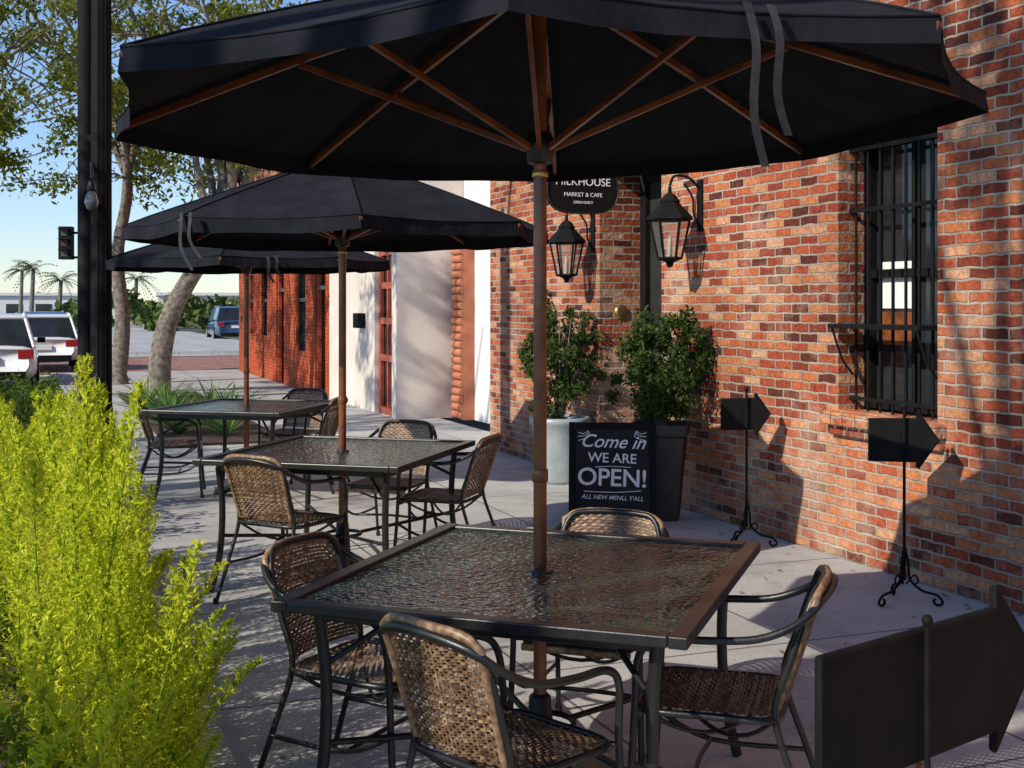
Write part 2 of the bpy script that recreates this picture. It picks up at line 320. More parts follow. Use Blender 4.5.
mb=MB(); mb.box2((-7.7,-.15,7.5),(12.1,.2,7.75)); mb.obj('cornice',[M_white],bh,bevel=.01)
# ---------------------------------------------------------------- stucco building
sb=empty('stucco_building',P0,WR)
mb=MB()
wall_faces(mb,-15.2,-11.2,0,6.2,0,[(-12.35,-11.45,.002,2.35,.12),(-14.6,-13.2,3.6,5.2,.2)])
mb.add([(-11.2,0,0),(-11.2,3.2,0),(-11.2,3.2,6.2),(-11.2,0,6.2)],[(0,1,2,3)])
mb.add([(-15.2,0,6.2),(-11.2,0,6.2),(-11.2,3.2,6.2),(-15.2,3.2,6.2)],[(0,1,2,3)])
mb.add([(-15.2,0,4.1),(-15.2,3,4.1),(-15.2,3,6.2),(-15.2,0,6.2)],[(0,3,2,1)])
mb.obj('walls',[M_stucco],sb)
mb=MB(); mb.box2((-11.19,.95,0),(-7.61,1.2,6.0)); mb.obj('recess_wall',[M_white],sb)
mb=MB()
mb.box2((-11.15,.80,.003),(-10.75,.945,2.35),0)
for i in range(22): mb.tube([(-11.14,.795,.06+i*.105),(-10.76,.795,.06+i*.105)],.055,0,8)
mb.obj('terracotta_screen',[M_terra],sb)
mb=MB(); y=.06
for a,b_ in ((-12.34,-12.24),(-11.56,-11.46)): mb.box2((a,y,.004),(b_,y+.05,2.34))
for z in (.01,.75,1.27,1.77,2.24): mb.box2((-12.235,y+.002,z),(-11.565,y+.048,z+.09))
mb.box2((-11.93,y+.004,.1),(-11.87,y+.046,2.24)); mb.box2((-12.3,y+.06,.004),(-11.5,y+.065,2.3),1)
mb.obj('glazed_door',[M_reddoor,M_darkglass],sb)
mb=MB(); mb.box2((-13.15,-.12,1.2),(-12.85,-.002,1.42)); mb.obj('mail_box',[M_blackm],sb,bevel=.01)
mb=MB(); mb.box2((-15.3,-.12,6.2),(-11.1,.2,6.4)); mb.obj('parapet',[M_white],sb)
mb=MB(); mb.box2((-14.6,.2,3.6),(-13.2,.22,5.2)); mb.obj('upper_window',[M_darkglass],sb)
# ---------------------------------------------------------------- red building
rb=empty('red_brick_building',P0,WR)
mb=MB()
ops=[(-16.3,-15.5,.002,2.4,.25),(-17.9,-17.1,.7,2.2,.15),(-19.9,-19.1,.002,2.4,.25),(-21.6,-20.9,.9,2.2,.15),(-23.3,-22.6,.9,2.2,.15)]
wall_faces(mb,-24.6,-15.2,0,4.1,0,ops)
mb.add([(-24.6,0,0),(-24.6,7,0),(-24.6,7,4.1),(-24.6,0,4.1)],[(0,3,2,1)]); mb.add([(-24.6,0,4.1),(-15.2,0,4.1),(-15.2,7,4.1),(-24.6,7,4.1)],[(0,1,2,3)])
mb.obj('walls',[M_redbrick],rb)
mb=MB()
for i,o_ in enumerate(ops):
    mb.box2((o_[0],o_[4]-.05,o_[2]),(o_[1],o_[4]-.02,o_[3]),1)
    for a,b_ in ((o_[0],o_[0]+.07),(o_[1]-.07,o_[1])): mb.box2((a,.04,o_[2]),(b_,.099,o_[3]),0 if i%2 else 2)
    mb.box2((o_[0]+.071,.04,o_[3]-.6),(o_[1]-.071,.098,o_[3]-.53),0)
mb.obj('windows_and_doors',[M_black,M_darkglass,M_reddoor],rb)
mb=MB(); mb.box2((-24.7,-.1,4.1),(-15.2,.2,4.35)); mb.obj('parapet',[M_terra],rb)
ub=MB(); ub.box2((-21,2.5,4.1),(-15.3,8,8.6),0)
for i in range(3): ub.box2((-20.3+i*1.8,2.44,6),(-19.3+i*1.8,2.499,7.6),1)
ub.box2((-21.1,2.3,8.6),(-15.2,8.1,8.85),2); ub.obj('upper_storey',[M_redbrick,M_darkglass,M_white],rb)
# ---------------------------------------------------------------- wall lanterns
mg,nt_,bb=nodes('lantern_pane'); bb.inputs['Base Color'].default_value=(.3,.3,.28,1); bb.inputs['Roughness'].default_value=.1; bb.inputs['Alpha'].default_value=.22
def lantern(name,x,z):
    e=empty(name,W(x,0,z),WR); mb=MB(); c=(0,-.26,0)
    n=6
    def ring(r,zz): return [(c[0]+r*math.cos(2*math.pi*i/n),c[1]+r*math.sin(2*math.pi*i/n),zz) for i in range(n)]
    a=ring(.085,-.2); b_=ring(.145,.08)
    for i in range(n):
        mb.tube([a[i],b_[i]],.009,0,5); mb.tube([a[i],a[(i+1)%n]],.01,0,5); mb.tube([b_[i],b_[(i+1)%n]],.012,0,5)
    mb.lathe([(.17,.08),(.165,.1),(.07,.2),(.075,.215),(.04,.26),(.015,.275),(.012,.32),(0,.33)],(c[0],c[1],0),0,6,False)
    mb.lathe([(0,-.27),(.02,-.26),(.03,-.23),(.09,-.205),(.085,-.195),(0,-.19)],(c[0],c[1],0),0,6,False)
    mb.lathe([(.02,-.19),(.02,-.08),(.006,-.03),(0,-.03)],(c[0],c[1],0),1,8)
    mb.tube([(0,0,.30),(0,-.1,.39),(0,-.22,.40),(0,-.26,.33)],.01,0,6,6)
    mb.tube([(0,-.005,.02),(0,-.06,.12),(0,-.07,.24),(0,-.14,.35)],.008,0,6,6)
    mb.box2((-.035,-.015,.0),(.035,-.001,.38))
    mb2=MB(); ai=ring(.08,-.198); bi=ring(.138,.078)
    for i in range(n): mb2.add([ai[i],ai[(i+1)%n],bi[(i+1)%n],bi[i]],[(0,1,2,3)])
    mb.obj('frame',[M_blackm,M_amber],e)
    mb2.obj('panes',[mg],e)
lantern('wall_lantern',-3.15,2.08); lantern('wall_lantern',-5.0,2.0)
# ---------------------------------------------------------------- text helper
def text(s,parent,loc,size,rot,m,name,shear=0,ext=.001,off=0):
    cu=bpy.data.curves.new(name,'FONT'); cu.body=s; cu.size=size; cu.align_x='CENTER'; cu.align_y='CENTER'; cu.extrude=ext; cu.shear=shear; cu.offset=off
    cu.materials.append(m); ob=bpy.data.objects.new(name,cu); scene.collection.objects.link(ob); ob.parent=parent; ob.location=loc; ob.rotation_euler=rot
    return ob
hs=empty('hanging_shop_sign',W(-4.0,-.02,2.45),WR+R(90))
mb=MB(); pts=[]
for i in range(28):
    a=2*math.pi*i/28; pts.append((.31*math.copysign(abs(math.cos(a))**.6,math.cos(a)),.2*math.copysign(abs(math.sin(a))**.8,math.sin(a))))
mb.prism(pts,(-.55,0,0),(1,0,0),(0,0,1),(0,1,0),.03,0)
mb.tube([(-.55+p[0]*.98,-.018,p[1]*.98) for p in pts],.006,1,5,0,True)
mb.tube([(0.02,0,.3),(-.9,0,.3)],.014,1,6); mb.tube([(-.33,0,.2),(-.33,0,.3)],.006,1,5); mb.tube([(-.77,0,.2),(-.77,0,.3)],.006,1,5)
mb.tube([(0,0,.0),(-.08,0,.2),(-.3,0,.29)],.01,1,6,6)
mb.obj('board',[M_blackm,M_black],hs)
text('MILKHOUSE',hs,(-.55,-.02,.05),.088,(R(90),0,0),M_chalkw,'sign_text'); text('MARKET & CAFE',hs,(-.55,-.02,-.05),.045,(R(90),0,0),M_chalkw,'sign_text'); text('OPEN DAILY',hs,(-.55,-.02,-.11),.03,(R(90),0,0),M_chalkw,'sign_text')
# ---------------------------------------------------------------- umbrellas
def umbrella(name,loc,Rr,zrim,rise,rot,tilt=(0,0),val=.10,strap=(0,.4),hubdz=-.1,seed=0):
    e=empty(name,loc,0); mb=MB(); K=8; S=6
    def zt(x,y): return tilt[0]*x+tilt[1]*y
    def P(a,f,dz=0):
        seg=(a-rot)%(2*math.pi/K)-math.pi/K
        rad=Rr*math.cos(math.pi/K)/math.cos(seg)
        q=1-(abs(seg)/(math.pi/K))**2
        rad*=1-.03*q*f
        x=rad*f*math.cos(a); y=rad*f*math.sin(a)
        z=zrim+rise*(1-f)**.93 - .035*q*f*(1.2-f)*2 + zt(x,y)
        return Vector((x,y,z+dz))
    na=K*S; F=[.16,.3,.45,.6,.75,.88,1.0]
    vs=[];fs=[]
    for f in F:
        for i in range(na): vs.append(P(rot+2*math.pi*i/na,f))
    for k in range(len(F)-1):
        for i in range(na): fs.append((k*na+i,k*na+(i+1)%na,(k+1)*na+(i+1)%na,(k+1)*na+i))
    base=len(vs)
    for i in range(na):
        p=P(rot+2*math.pi*i/na,1.0); w=.012*math.sin(i*2.3+seed)
        d=Vector((p.x,p.y,0)).normalized()
        vs.append(p+d*(w*.5+.004)+Vector((0,0,-val*(1+.06*math.sin(i*1.7)))))
    k=len(F)-1
    for i in range(na): fs.append((k*na+i,k*na+(i+1)%na,base+(i+1)%na,base+i))
    mb.add(vs,fs,0,False)
    vs=[Vector((0,0,zrim+rise+.04))];fs=[]
    for i in range(na): vs.append(P(rot+2*math.pi*i/na,.22,.035))
    for i in range(na): fs.append((0,1+i,1+(i+1)%na))
    mb.add(vs,fs,0)
    for i in range(K):
        a=rot+2*math.pi*i/K
        mb.tube([P(a,f,.003) for f in F],.004,0,5)
    mb.tube([v for v in [P(rot+2*math.pi*i/na,1.0,.002) for i in range(na)]],.004,0,5,0,True)
    mb.obj('canopy',[M_fabric],e)
    mb=MB()
    mb.tube([(0,0,0.05),(0,0,zrim+rise+.03)],.0215,0,14)
    mb.lathe([(0,0),(.03,0),(.035,.03),(.02,.06),(.028,.09),(0,.12)],(0,0,zrim+rise+.03),0,12)
    hz=zrim+hubdz
    mb.lathe([(.022,-.05),(.04,-.045),(.045,0),(.045,.03),(.035,.05),(.022,.05)],(0,0,hz),2,16)
    mb.lathe([(.0225,-.010),(.026,-.010),(.026,.010),(.0225,.010)],(0,0,hz-.08),1,16)
    mb.lathe([(.0225,-.02),(.026,-.02),(.026,.02),(.0225,.02)],(0,0,1.0),0,16)
    def bar(p,q,w,h):
        d=(q-p); L=d.length; d.normalize(); sd=d.cross(Vector((0,0,1))).normalized(); up=sd.cross(d)
        Mx=Matrix((d,sd,up)).transposed(); mb.box((p+q)/2,(L,w,h),0,Mx)
    for i in range(K):
        a=rot+2*math.pi*i/K
        bar(P(a,.02,-.05),P(a,.52,-.035),.018,.026); bar(P(a,.52,-.035),P(a,1.0,-.024),.017,.024)
        bar(Vector((.04*math.cos(a),.04*math.sin(a),hz)),P(a,.56,-.05),.015,.02)
    mb.obj('pole_and_ribs',[M_wood,M_brass,M_black],e,bevel=.002)
    mb=MB(); sa,sl_=strap; p=P(sa,1.0); d=Vector((p.x,p.y,0)).normalized(); t=Vector((-d.y,d.x,0))
    for off,ln in ((0,sl_),(.06,sl_*.8)):
        vs=[];fs=[]
        for j in range(11):
            f=j/10; c=p+d*(.02+.02*math.sin(f*4))+t*(off+.05*f*f+.01*math.sin(f*7))+Vector((0,0,.02-ln*f))
            vs+= [c-t*.011,c+t*.011]
        for j in range(10): fs.append((2*j,2*j+1,2*j+3,2*j+2))
        mb.add(vs,fs,0)
    mb.obj('closing_strap',[M_strap],e)
    mb=MB(); mb.lathe([(0,0.002),(.25,.002),(.26,.02),(.25,.045),(.12,.07),(.05,.09),(.035,.3),(.024,.31),(.0235,.31)],(0,0,0),0,28)
    mb.obj('base',[M_black],e)
    return e
U1=(.089,3.90); U2=(-.965,7.0); U3=(-2.18,10.1)
umbrella('patio_umbrella',(U1[0],U1[1],0),1.38,2.165,.46,R(-4),(.020,-.026),.06,(R(-70),.36),-.13,1)
umbrella('patio_umbrella',(U2[0],U2[1],0),1.20,1.97,.42,R(12),(0,0),.07,(R(238),.28),-.05,2)
umbrella('patio_umbrella',(U3[0],U3[1],0),1.17,1.90,.36,R(3),(0,0),.07,(R(290),.2),-.05,3)
# ---------------------------------------------------------------- tables
def table_mesh():
    mb=MB(); a,b_=.585,.645; z=.72
    fw=.05
    for sx in(-1,1): mb.box2((min(sx*a,sx*(a-fw)),-b_,z-.032),(max(sx*a,sx*(a-fw)),b_,z),0)
    for sy in(-1,1): mb.box2((-a+fw+.001,min(sy*b_,sy*(b_-fw)),z-.031),(a-fw-.001,max(sy*b_,sy*(b_-fw)),z-.001),0)
    mb.box2((-a+fw-.005,-b_+fw-.005,z-.018),(a-fw+.005,b_-fw+.005,z-.010),1)
    mb.box2((-a+.09,-b_+.09,z-.07),(a-.09,-b_+.115,z-.033)); mb.box2((-a+.09,b_-.115,z-.07),(a-.09,b_-.09,z-.033))
    mb.box2((-a+.09,-b_+.116,z-.07),(-a+.115,b_-.116,z-.033)); mb.box2((a-.115,-b_+.116,z-.07),(a-.09,b_-.116,z-.033))
    for sx in(-1,1):
        for sy in(-1,1):
            x=sx*(a-.1); y=sy*(b_-.1)
            mb.tube([(x,y,z-.05),(x-sx*.015,y-sy*.015,.45),(x-sx*.005,y-sy*.005,.2),(x+sx*.03,y+sy*.03,0.005)],.0175,0,10,5)
            mb.tube([(x-sx*.01,y-sy*.01,.52),(x-sx*.12,y-sy*.12,.6),(x-sx*.2,y-sy*.2,z-.05)],.009,0,8,4)
    for s1,s2 in((1,1),(1,-1)):
        mb.tube([(-s1*(a-.11),-s2*(b_-.11),.3),(-.07*s1,-s2*.07,.24)],.01,0,8); mb.tube([(s1*(a-.11),s2*(b_-.11),.3),(.07*s1,s2*.07,.24)],.01,0,8)
    mb.tube([(.1*math.cos(t*math.pi/8),.1*math.sin(t*math.pi/8),.24) for t in range(16)],.01,0,8,0,True)
    mb.lathe([(.03,-.03),(.036,-.009),(.036,-.004),(.028,-.004)],(0,0,z),0,20)
    me=mb.obj('tmp',[M_black,M_glass]); m=me.data; bpy.data.objects.remove(me); m.name='patio_table_mesh'; return m
TM=table_mesh()
for u,r in((U1,-19.3),(U2,-16),(U3,-14)):
    o=inst('patio_table',TM,(u[0]+.004,u[1]-.07 if u is U1 else u[1],0),(0,0,R(r)))
    bm_=o.modifiers.new('b','BEVEL'); bm_.width=.004; bm_.segments=2; bm_.limit_method='ANGLE'; bm_.angle_limit=R(50)
# ---------------------------------------------------------------- chairs
def chair_mesh():
    mb=MB()
    def mir(pts): return pts+[(-x,y,z) for x,y,z in pts[::-1][1:]]
    A=[(.245,.245,0),(.235,.225,.25),(.232,.215,.43),(.245,.20,.57),(.258,.13,.622),(.262,0,.628),(.255,-.14,.64),(.235,-.245,.68),(.17,-.315,.735),(0,-.345,.758)]
    mb.tube(mir(A),.0115,0,8,5)
    B=[(.23,-.33,0),(.21,-.25,.22),(.195,-.185,.42),(.198,-.225,.56),(.192,-.27,.69),(.16,-.296,.755),(.09,-.312,.768),(0,-.317,.770)]
    mb.tube(mir(B),.0105,0,8,5)
    mb.tube([(.20,.20,.408),(.215,0,.408),(.2,-.18,.408),(0,-.2,.408),(-.2,-.18,.408),(-.215,0,.408),(-.2,.2,.408),(0,.222,.408)],.011,0,8,4,True)
    for s in(-1,1):
        mb.tube([(s*.236,.224,.27),(s*.225,.05,.2),(s*.217,-.26,.2)],.008,0,6,4)
        mb.tube([(s*.232,.215,.41),(s*.2,.2,.408)],.009,0,6)
        mb.tube([(s*.2,.19,.40),(s*.1,.1,.33),(0,0,.3),(-s*.1,-.1,.33),(-s*.19,-.18,.4)],.007,0,6,3)
    mb.tube([(.225,.05,.2),(0,.06,.21),(-.225,.05,.2)],.008,0,6,3)
    for s in(-1,1):
        for p in((s*.245,.245),(s*.23,-.33)): mb.lathe([(.014,0),(.016,.012),(.014,.03)],(p[0],p[1],0),0,8)
    def back(u,v):
        w=.178+.018*v; top=1-.10*abs(u)**5
        z=.435+.335*v*top
        y=-.188-.11*v-.028*(1-u*u)
        return Vector((u*w,y,z)),Vector((0,1,.25)).normalized()
    def seat(u,v):
        w=.205-.015*abs(v-.5); y=-.185+.40*v
        z=.418-.012*(1-u*u)*(1-(2*v-1)**2)+ (-.03*max(0,(v-.9)/.1)**2)
        return Vector((u*w,y,z)),Vector((0,0,1))
    def weave(Sf,nu,nv,amp):
        for j in range(nv):
            v0=(j+.06)/nv; v1=(j+.94)/nv; vs=[];fs=[]
            n=nu*2
            for i in range(n+1):
                u=-1+2*i/n; sg=math.cos(math.pi*i/2+ (math.pi if j%2 else 0)) 
                for v in (v0,(v0+v1)/2,v1):
                    p,nn=Sf(u,v); vs.append(p+nn*(amp*sg+(.0022 if v==(v0+v1)/2 else 0)))
            for i in range(n):
                for k in range(2): fs.append((3*i+k,3*i+3+k,3*i+4+k,3*i+1+k))
            mb.add(vs,fs,1,True)
        for i in range(nu):
            u0=-1+2*(i+.5-.16)/nu; u1=-1+2*(i+.5+.16)/nu; vs=[];fs=[]
            for j in range(nv*1+1):
                v=j/nv
                for u in(u0,u1):
                    p,nn=Sf(u,v); vs.append(p)
            for j in range(nv): fs.append((2*j,2*j+1,2*j+3,2*j+2))
            mb.add(vs,fs,1)
    weave(back,22,30,.0045); weave(seat,22,36,.004)
    mb.tube([back(-1,v/8)[0] for v in range(9)]+[back(-1+u/6,1)[0] for u in range(1,13)]+[back(1,1-v/8)[0] for v in range(1,9)],.0125,1,7)
    mb.tube([seat(-1+u/5,1)[0]+Vector((0,.004,-.004)) for u in range(11)],.013,1,7)
    o=mb.obj('tmp',[M_black,M_wick]); m=o.data; bpy.data.objects.remove(o); m.name='wicker_chair_mesh'; return m
CM=chair_mesh()
def chair(x,y,fx,fy,s=.95): return inst('wicker_chair',CM,(x,y,0),(0,0,math.atan2(-fx,fy)),(s,s,1))
chair(-.01,3.17,.70,.71,.90)
chair(-.44,3.90,.88,-.46)
chair(.60,3.58,-.96,.28)
chair(.28,4.30,-.33,-.94)
chair(-1.18,6.5,.50,.86)
chair(-.40,7.3,-.93,.3)
chair(-.78,7.85,-.3,-.95)
chair(-2.75,10.0,.95,.2); chair(-1.72,10.3,-.95,.2); chair(-1.95,10.95,-.3,-.95)
# ---------------------------------------------------------------- chalkboard
ab=empty('chalkboard_sign',(.71,8.72,0),R(-4))
def aframe(sgn,parent):
    mb=MB(); w,h=.61,.73; fw=.045
    mb.box2((-w/2+fw,-.006,fw+.05),(w/2-fw,.006,h-fw),1)
    for s in(-1,1): mb.box2((min(s*w/2,s*(w/2-fw)),-.014,0),(max(s*w/2,s*(w/2-fw)),.014,h),0)
    mb.box2((-w/2+fw+.001,-.013,.05),(w/2-fw-.001,.013,.05+fw),0); mb.box2((-w/2+fw+.001,-.013,h-fw),(w/2-fw-.001,.013,h-.001),0)
    o=mb.obj('panel',[M_blackm,M_chalk],parent,loc=(0,sgn*.19,0),bevel=.003); o.rotation_euler=(R(15)*sgn,0,0); return o
f=aframe(-1,ab); bk=aframe(1,ab)
for s,z,sz,sh,of in(("Come in",.59,.13,.4,.0008),("WE ARE",.475,.095,0,.001),("OPEN!",.335,.17,0,.0022),("ALL NEW MENU, Y'ALL",.20,.042,.2,.0003)):
    t=text(s,f,(0,-.0095,z),sz,(R(90),R(2),0),M_chalkw,'chalk_text',sh,.001,of)
mb=MB()
for sx in(-1,1):
    for k in range(3): mb.tube([(sx*.24,-.009,.66-.03*k),(sx*(.20-.02*k),-.009,.65-.01*k),(sx*(.17),-.009,.67)],.0028,0,4,3)
mb.tube([(-.12,-.009,.415),(0,-.009,.42),(.13,-.009,.413)],.003,0,4,3); mb.tube([(-.2,-.009,.245),(0,-.009,.238),(.2,-.009,.25)],.003,0,4,3)
mb.obj('chalk_flourish',[M_chalkw],f)
# ---------------------------------------------------------------- arrow signs
def arrow_sign(name,loc,rot,L,H,zc,zt=None,hlf=.3,px=0):
    e=empty(name,loc,rot); mb=MB(); hl=L*hlf
    poly=[(-L/2,-H*.36),(L/2-hl,-H*.36),(L/2-hl,-H/2),(L/2,0),(L/2-hl,H/2),(L/2-hl,H*.36),(-L/2,H*.36)]
    mb.prism(poly,(0,0,zc),(1,0,0),(0,0,1),(0,1,0),.022,0)
    mb.tube([(p[0],-.0,zc+p[1]) for p in poly],.0125,0,6,0,True)
    mb.obj('arrow_board',[M_blackm,M_black],e,bevel=.002)
    mb=MB(); top=zt or zc+H/2+.02
    mb.tube([(px,-.026,.12),(px,-.026,top)],.008,0,8)
    mb.lathe([(0,0),(.010,.003),(.015,.016),(.010,.028),(0,.031)],(px,-.026,top-.003),0,12)
    for k in range(3):
        a=R(90+120*k+10); c,s=math.cos(a),math.sin(a)
        q=[(0,.30),(.02,.2),(.03,.12),(.09,.07),(.16,.055),(.19,.02),(.165,.004),(.145,.02),(.155,.035)]
        mb.tube([(px+c*r,-.026+s*r,z+.004) for r,z in q],.007,0,7,5)
        q=[(.01,.1),(.05,.15),(.07,.12),(.05,.1)]
        mb.tube([(px+c*r,-.026+s*r,z) for r,z in q],.005,0,6,4)
    mb.obj('stand',[M_blackm],e)
    return e
arrow_sign('arrow_sign',(1.50,7.9,0),R(4),.31,.26,.84)
arrow_sign('arrow_sign',(2.03,6.38,0),R(-8),.34,.29,.84)
arrow_sign('arrow_sign',(1.09,3.16,0),math.atan2(.43,.543),.96,.44,.555,zt=.735,hlf=.22,px=-.08)
# ---------------------------------------------------------------- shrubs and pots
def leaves(mb,centers,n,spread,size,mi=0,up=0.0):
    for c,sp in centers:
        P=rng.normal(0,1,(n,3)); P/= (np.linalg.norm(P,axis=1)[:,None]+1e-6); P*= (rng.random((n,1))**.5)*np.array(sp)
        P+=np.array(c)
        A=rng.normal(0,1,(n,3)); A/=np.linalg.norm(A,axis=1)[:,None]
        B=np.cross(A,rng.normal(0,1,(n,3))); B/=np.linalg.norm(B,axis=1)[:,None]
        s=size*(.6+.8*rng.random((n,1)))
        A*=s; B*=s*.45
        for i in range(n):
            p=P[i];a=A[i];b=B[i]
            mb.add([p-a,p-b,p+a,p+b],[(0,1,2,3)],mi)
def shrub(name,x,y,z0,h,w,potkind,seed):
    e=empty(name,(x,y,0)); mb=MB(); rs=random.Random(seed)
    if potkind=='round':
        mb.lathe([(0,0.002),(.17,.002),(.18,.03),(.22,.3),(.25,.5),(.27,.52),(.27,.57),(.24,.57),(.23,.5),(0,.48)],(0,0,0),0,28)
        mb.obj('pot',[M_potg],e)
    else:
        a0=R(-12)+R(45)
        prof=[(.19,.002),(.195,.04),(.265,.6),(.29,.61),(.29,.69),(.26,.69),(.25,.62),(0.001,.6)]
        mb.lathe(prof,(0,0,0),0,4,False); o=mb.obj('pot',[M_potd],e,rot=a0,bevel=.008)
    mb=MB()
    for i in range(9):
        a=rs.random()*6.28; r=rs.random()*w*.35
        mb.tube([(0,0,z0-.08),(r*.4*math.cos(a),r*.4*math.sin(a),z0+h*.3),(r*math.cos(a),r*math.sin(a),z0+h*.8)],[.014,.004],1,5,3)
    cs=[]
    for i in range(84):
        while True:
            p=Vector((rs.uniform(-1,1),rs.uniform(-1,1),rs.uniform(-1,1)))
            if .35<p.length<1: break
        k=1 if rs.random()<.8 else 1.16
        c=(p.x*w*.42*k,p.y*w*.36*k,z0+h*.5+p.z*h*.44*k); r=rs.uniform(.05,.10)
        cs.append((c,(r,r,r*1.1)))
    leaves(mb,cs,120,0,.019,0)
    mb.obj('foliage',[M_leafS,M_bark],e)
shrub('potted_shrub',1.07,8.9,.60,.97,.80,'sq',3)
shrub('potted_shrub',.42,10.7,.50,1.14,.86,'round',5)
# ---------------------------------------------------------------- ferns
def plume_mesh(seed,Ln,bend,rad):
    rs=np.random.default_rng(seed); mb=MB()
    def S(t):
        return Vector((bend*t*t*Ln,.05*math.sin(t*4+seed)*Ln*t,Ln*(t-.12*abs(bend)*t*t)))
    mb.tube([S(i/10) for i in range(11)],[.005,.0015],1,5)
    nb=int(100*Ln+35)
    for b in range(nb):
        t=.12+.88*(b+rs.random())/nb; c=S(t); th=b*2.4+rs.random()
        env=rad*(min(1,(t-.05)*3.5))*(1-t**3.0)**.8+.010
        d=Vector((math.cos(th),math.sin(th),.95+rs.normal()*.15)).normalized()
        L=env*(.75+.4*rs.random())
        m=int(8+5*rs.random())
        for k in range(m):
            f=(k+1)/m; q=c+d*(L*f)
            nd=(Vector(rs.normal(0,1,3))*.7+d*.9).normalized(); ln=.013+.008*rs.random()
            sd=nd.cross(Vector(rs.normal(0,1,3))).normalized()*.0036
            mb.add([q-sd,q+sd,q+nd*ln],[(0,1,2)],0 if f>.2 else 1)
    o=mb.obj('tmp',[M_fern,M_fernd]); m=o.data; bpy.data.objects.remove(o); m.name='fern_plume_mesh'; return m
PM=[(plume_mesh(1,1.0,.06,.070),1.0),(plume_mesh(2,.8,.18,.075),.8),(plume_mesh(3,.6,.32,.065),.6),(plume_mesh(4,1.0,-.08,.062),1.0),(plume_mesh(5,.45,.5,.055),.45)]
rs=random.Random(5)
def hh(e):
    if e<.08: return .62
    if e<.34: return .62+(e-.08)/.26*.82
    if e<.6: return 1.44-.2*(e-.34)/.26
    return 1.18
clumps=[empty('foxtail_fern') for _ in range(4)]
for i in range(190):
    d=rs.uniform(2.7,7.2) ; e_=rs.uniform(0.03,1.25 if d<4.8 else .9)
    if rs.random()<.35: e_=rs.uniform(.03,.5)
    X=-.92-.392*(d-4.09)-.13-e_*1.074
    if d<3.6: X-=.20*(3.6-d)/.8
    top=hh(e_)*rs.uniform(.55,1.0)*(1 if d<5.5 else .9)
    if d<3.1: top=min(top,.75*rs.uniform(.8,1))
    me,L0=PM[rs.choice([0,3,1] if top>.75 else [1,2,4])]
    sc=top/L0; w=sc**.3*rs.uniform(.9,1.3)
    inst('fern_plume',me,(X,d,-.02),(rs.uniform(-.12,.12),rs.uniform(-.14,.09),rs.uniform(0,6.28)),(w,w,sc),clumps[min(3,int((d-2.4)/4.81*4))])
for i in range(5):
    d=rs.uniform(3.55,3.9); X=-.92-.392*(d-4.09)-.27
    me,L0=PM[rs.choice([2,4])]; s=rs.uniform(.8,1.05)
    inst('fern_plume',me,(X,d,.05),(0,rs.uniform(-.05,.15),rs.uniform(-.6,.6)),(s,s,s),clumps[0])
mb=MB(); cs=[]
for i in range(80):
    d=rs.uniform(2.6,7.3); X=-.92-.392*(d-4.09)-.25-rs.uniform(0.1,1.2); cs.append(((X,d,rs.uniform(.08,.55)),(.16,.16,.16)))
leaves(mb,cs,100,0,.022,0); mb.obj('undergrowth',[M_under])
mb=MB(); cs=[]
for i in range(150):
    x=rs.uniform(-12.6,-3.5); y=rs.uniform(-5.9,-4.3); p=W(x,y); h=rs.uniform(.15,.62); cs.append(((p.x,p.y,h),(.22,.22,.2)))
leaves(mb,cs,90,0,.035,0); mb.obj('hedge',[M_hedge])
def agave(x,y,n,L,seed):
    rs=random.Random(seed); mb=MB()
    for i in range(n):
        a=rs.random()*6.28; up=rs.uniform(.5,1.3); l=L*rs.uniform(.7,1.1); d=Vector((math.cos(a),math.sin(a),0)); t=Vector((-d.y,d.x,0)); vs=[];fs=[]
        for j in range(7):
            f=j/6; c=d*(l*f*math.cos(up)*(1+.3*f))+Vector((0,0,l*f*math.sin(up)-.25*l*f*f)); w=.02*(1-f)**.6+.001
            vs+=[c-t*w+Vector((0,0,.006)),c,c+t*w+Vector((0,0,.006))]
        for j in range(6):
            for k in range(2): fs.append((3*j+k,3*j+k+1,3*j+k+4,3*j+k+3))
        mb.add(vs,fs,0,True)
    mb.obj('strap_leaf_plant',[M_agave],loc=(x,y,0.02))
for i,(x,y) in enumerate([(-3.5,15.2),(-3.9,15.8),(-4.3,15.4),(-4.7,16.6),(-4.1,16.8),(-5.2,17.5),(-3.3,14.2),(-3.9,14.4)]): agave(x,y,40,.72,i)
mb=MB(); mb.box2((-17.2,-3.2,.001),(-9.0,-1.9,.03)); mb.obj('tree_bed',[M_soil],loc=P0,rot=WR)
mb=MB()
for i in range(150):
    p=W(rs.uniform(-12,3.5),rs.uniform(-3.9,-.1) if rs.random()<.6 else -abs(rs.gauss(0,.18))-.02); a=rs.random()*6.28; s=rs.uniform(.012,.025)
    u=Vector((math.cos(a),math.sin(a),.1))*s; v=Vector((-math.sin(a),math.cos(a),.2))*s*.5; c=Vector((p.x,p.y,.008))
    mb.add([c-u,c-v+Vector((0,0,.002)),c+u,c+v],[(0,1,2,3)])
mb.obj('fallen_leaves',[leafmat('dry_leaf',(.12,.06,.02),(.3,.18,.06),.1)])
